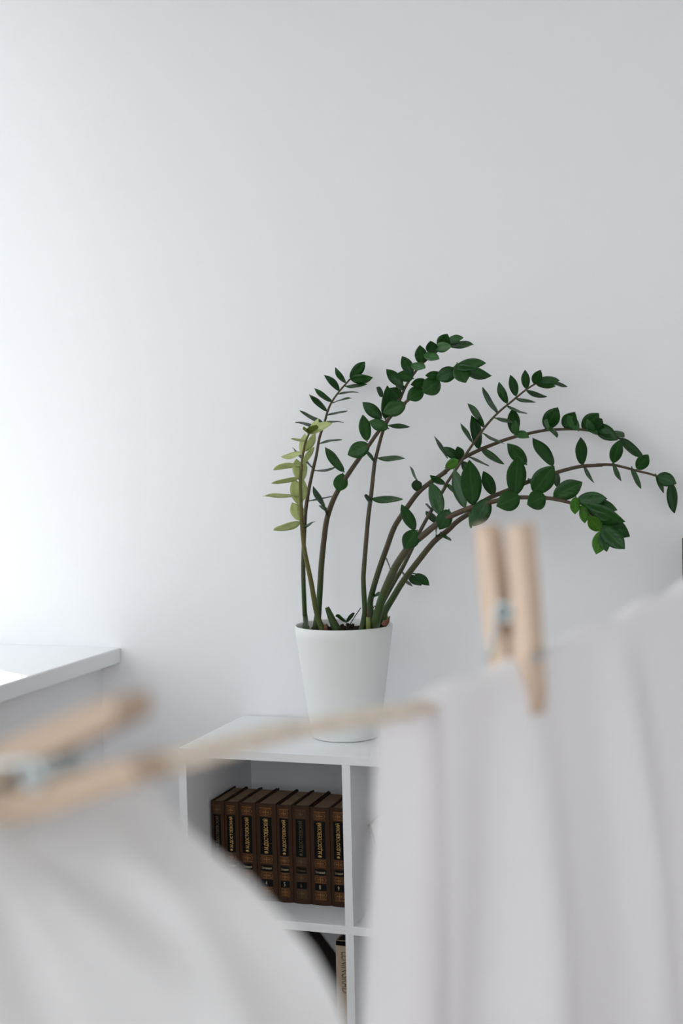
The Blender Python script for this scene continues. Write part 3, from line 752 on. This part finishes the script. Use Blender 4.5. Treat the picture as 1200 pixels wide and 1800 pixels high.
for i, p in enumerate(cvr):
    t = (cvr[min(i + 1, len(cvr) - 1)] - cvr[max(i - 1, 0)]).normalized()
    s = t.cross(up).normalized(); n2 = s.cross(t)
    for k in range(3):
        a = i * 0.0035 / 0.016 * 2 * math.pi + k * 2.094
        tw[k].append(p + (s * math.cos(a) + n2 * math.sin(a)) * RR * 0.52)
for k in range(3):
    obj('strand', tube(bm[k], tw[k], RR * 0.56, 6), M['rope'], rope, hl, smooth=True)
def hook(p, nrm, label):
    h = thing('wall_hook', p, label, 'hook'); nrm = Vector(nrm)
    side = nrm.orthogonal().normalized()
    bm = bmesh.new(); base = p - nrm * 0.012
    tube(bm, [base, base + nrm * 0.004], 0.018, 16)
    obj('base_plate', bm, M['steel'], h, p)
    pts = [base + nrm * 0.003]
    for k in range(9):
        a = k / 8 * 1.6 * math.pi - 0.5 * math.pi
        pts.append(p + nrm * (0.001 + 0.006 * math.sin(a) + 0.006) * 0.9 + Vector((0, 0, -0.006 + 0.0065 * math.cos(a))))
    obj('hook_wire', tube(bmesh.new(), pts, 0.0014, 6), M['steel'], h, p, smooth=True)
hook(hl, (1, 0, 0), 'steel wall hook on the left wall holding the rope end, outside the photo')
hook(hr, (-1, 0, 0) if hr.x > XR - 0.05 else (0, -1, 0), 'steel wall hook holding the far rope end, outside the photo')

# ------------------------------------------------------------------ clothes pegs
def peg(name, org, L, T, label, m1, open_deg=0.0, gap=0.0016):
    """org: spring pivot; L: handle end -> jaw; T: from arm to arm. Units mm inside."""
    L = L.normalized(); T = (T - L * T.dot(L)).normalized(); W = L.cross(T).normalized()
    th = thing(name, org, label, 'clothespin', 'wooden clothes pegs on the rope')
    outer = [(-30, 6.6), (-29.2, 7.5), (-27, 7.9), (-10, 8.0), (0, 7.9), (14, 7.4), (15.2, 6.3), (17.5, 6.3), (18.7, 7.2), (30, 6.9), (38, 5.2), (41.5, 2.9)]
    inner = [(41.8, 0.5), (40, 0), (36, 0), (26, 0), (24.5, 0), (23.5, 1.3), (21.5, 2.1), (19.5, 1.3), (18.5, 0), (9, 0), (8, 1.2), (6, 1.8), (4, 0.9), (3.2, 0),
             (2.6, 1.2), (0, 2.4), (-2.6, 1.6), (-4, 1.2), (-12, 1.5), (-27, 2.3), (-29.4, 3.4)]
    prof = outer + inner
    for sg in (1, -1):
        bm = bmesh.new(); r = []
        for wv in (-4.8, 4.8):
            r.append([bm.verts.new(org + (L * a + T * (sg * (b + gap * 1000 / 2)) + W * wv) * 0.001) for a, b in prof])
        n = len(prof)
        for k in range(n):
            q = (r[0][k], r[0][(k + 1) % n], r[1][(k + 1) % n], r[1][k])
            bm.faces.new(q if sg > 0 else q[::-1])
        for rr_, fl in ((r[0], sg > 0), (r[1], sg < 0)):
            f = bm.faces.new(rr_[::-1] if fl else rr_)
        bmesh.ops.recalc_face_normals(bm, faces=bm.faces)
        bmesh.ops.triangulate(bm, faces=[f for f in bm.faces if len(f.verts) > 4])
        obj('wooden_arm', bm, m1, th, org)
    # coil spring with its two legs
    pts = []
    def q(a, b, c): return org + (L * a + T * b + W * c) * 0.001
    top = 7.1 + gap * 500
    pts += [q(16.5, top, 4.2), q(16.3, top, -4.0), q(16.0, top - 0.3, -5.6), q(14, top - 2.2, -6.1), q(6, 3.6, -6.2)]
    for k in range(0, 5 * 12 + 7):
        a = k / 12 * 2 * math.pi
        pts.append(q(3.2 * math.cos(a + 0.9), 3.2 * math.sin(a + 0.9), -6.0 + 12.0 * k / 67))
    pts += [q(6, -3.6, 6.2), q(14, -top + 2.2, 6.1), q(16.0, -top + 0.3, 5.6), q(16.3, -top, 4.0), q(16.5, -top, -4.2)]
    obj('spring', tube(bmesh.new(), pts, 0.00085, 8), M['steel'], th, org, smooth=True)
    return th
right = ROT @ Vector((1, 0, 0)); toward = ROT @ Vector((0, 0, 1))
rd = (rp3[11] - rp3[9]); rd.z = 0; rd.normalize()
nrm_r = Vector((rd.y, -rd.x, 0))
if nrm_r.dot(toward) < 0: nrm_r = -nrm_r
peg('clothespin', P(899, 1072, rdep(905)), Vector((0, 0, -1)) + right * 0.072, nrm_r, 'upright wooden clothespin with steel spring clamping the right white cloth to the rope', M['wood'], gap=0.0028)
rd2 = (rp3[2] - rp3[1]); rd2.z = 0; rd2.normalize()
n2 = Vector((rd2.y, -rd2.x, 0))
if n2.dot(toward) < 0: n2 = -n2
Lp = (-n2 * 0.938 + Vector((0, 0, -0.352))).normalized()
peg('clothespin', P(90, 1352, 0.302), Lp, Lp.cross(rd2), 'tilted wooden clothespin lying on the rope above the left cloth, large and blurred', M['wood2'], gap=0.0024)

# ------------------------------------------------------------------ right cloth
def fold_r(a, s):
    k = min(1, s / 0.10)
    v = 0.60 * math.sin(2 * math.pi * (a / (0.062 + 0.12 * s)) + 1.3) + 0.22 * math.sin(2 * math.pi * (a / (0.035 + 0.08 * s)) + 2.1) + 0.3 * math.sin(23 * a + 9 * s)
    return (0.0012 + 0.0065 * k) * v
pegx = 905
NU, NVf = 90, 46
LEN_F, LEN_B = 0.27, 0.275
def lerp(a, b, t): return a + (b - a) * t
apeg = P(pegx, rope_y(pegx), rdep(pegx))
bm = bmesh.new(); grid = []
nh = nrm_r
rows = [('f', LEN_F * (1 - k / NVf)) for k in range(NVf)] + [('t', a) for a in (0.0, 0.25, 0.5, 0.75, 1.0)] + [('b', LEN_B * (k / NVf)) for k in range(1, NVf + 1)]
tdir = rd
for kind, s in rows:
    row = []
    for i in range(NU + 1):
        uu = i / NU
        x0 = 752 if kind == 'f' else (684 if kind == 'b' else lerp(752, 684, s if kind == 't' else 0))
        x = lerp(x0, 1320, uu)
        R = P(x, rope_y(x), rdep(x)); a = (R - apeg).dot(tdir)
        rr_ = RR + 0.0016
        if kind == 'f':
            fl = -0.10 * s * (1 - uu) ** 3
            off = rr_ + fold_r(a, s) + 0.02 * s + (0.006 * (1 - math.exp(-s / 0.05)))
            p = R + nh * off + tdir * fl - Vector((0, 0, s))
        elif kind == 'b':
            fl = -(0.012 * math.sin(min(1, s / 0.2) * 1.9)) * (1 - uu) ** 3
            off = rr_ + 0.7 * fold_r(a + 0.02, s) + 0.01 * s
            p = R - nh * max(off, rr_ * 0.7) + tdir * fl - Vector((0, 0, s))
        else:
            an = math.pi * s
            p = R + nh * (rr_ * math.cos(an)) + Vector((0, 0, rr_ * math.sin(an) + 0.0015 * math.sin(a * 130 + 1) * math.sin(an)))
        row.append(bm.verts.new(p))
    grid.append(row)
for a, b in zip(grid, grid[1:]):
    for i in range(NU): bm.faces.new((a[i], a[i + 1], b[i + 1], b[i]))
oc = obj('hanging_cloth', bm, M['cloth'], None, apeg, smooth=True)
tag(oc, 'white cotton cloth folded over the rope under the upright clothespin', 'cloth')

# ------------------------------------------------------------------ left cloth
EDGE = [(262, 1372), (320, 1446), (372, 1494), (439, 1548), (496, 1610), (548, 1672), (586, 1739), (608, 1796), (628, 1870), (640, 1960)]
jaw = (-75, 1411)
NU, NV = 80, 60
bm = bmesh.new(); grid = []
def edge(v):
    q = v * (len(EDGE) - 1); i = min(int(q), len(EDGE) - 2); f = q - i
    return (lerp(EDGE[i][0], EDGE[i + 1][0], f), lerp(EDGE[i][1], EDGE[i + 1][1], f))
tow = -(ROT @ Vector((0, 0, -1)))
for k in range(-4, NV + 1):
    row = []
    v = max(0, k) / NV
    ex, ey = edge(v)
    for i in range(NU + 1):
        uu = i / NU
        xt = lerp(-250, 262, uu); yt = rope_y(xt)
        x = lerp(-255 - 20 * v, ex, uu); y = lerp(rope_y(-250) + v * 520, ey, uu)
        # follow the rope at the top, the side edge lower down
        bl = (1 - v) ** 6
        y = lerp(y, yt + v * 520, bl * (1 - uu))
        d = rdep(xt) - 0.004
        th = math.atan2(y - jaw[1], x - jaw[0]); r = math.hypot(x - jaw[0], y - jaw[1])
        amp = 0.0022 * min(1, v * 3.0) * min(1, r / 350)
        d -= amp * (math.sin(th * 9 + 0.5) + 0.4 * math.sin(th * 19 + 1.0)) + 0.004 * v + 0.005 * math.exp(-((uu - 0.80) / 0.06) ** 2) * min(1, v * 2)
        p = P(x, y, d)
        if k == 0: p = P(xt, yt, rdep(xt)) + Vector((0, 0, RR + 0.0018))
        if k < 0:
            p = P(xt, yt, rdep(xt)) - n2 * (RR + 0.0018) - Vector((0, 0, 0.006 * (-k - 1)))
        row.append(bm.verts.new(p))
    grid.append(row)
for a, b in zip(grid, grid[1:]):
    for i in range(NU): bm.faces.new((a[i], a[i + 1], b[i + 1], b[i]))
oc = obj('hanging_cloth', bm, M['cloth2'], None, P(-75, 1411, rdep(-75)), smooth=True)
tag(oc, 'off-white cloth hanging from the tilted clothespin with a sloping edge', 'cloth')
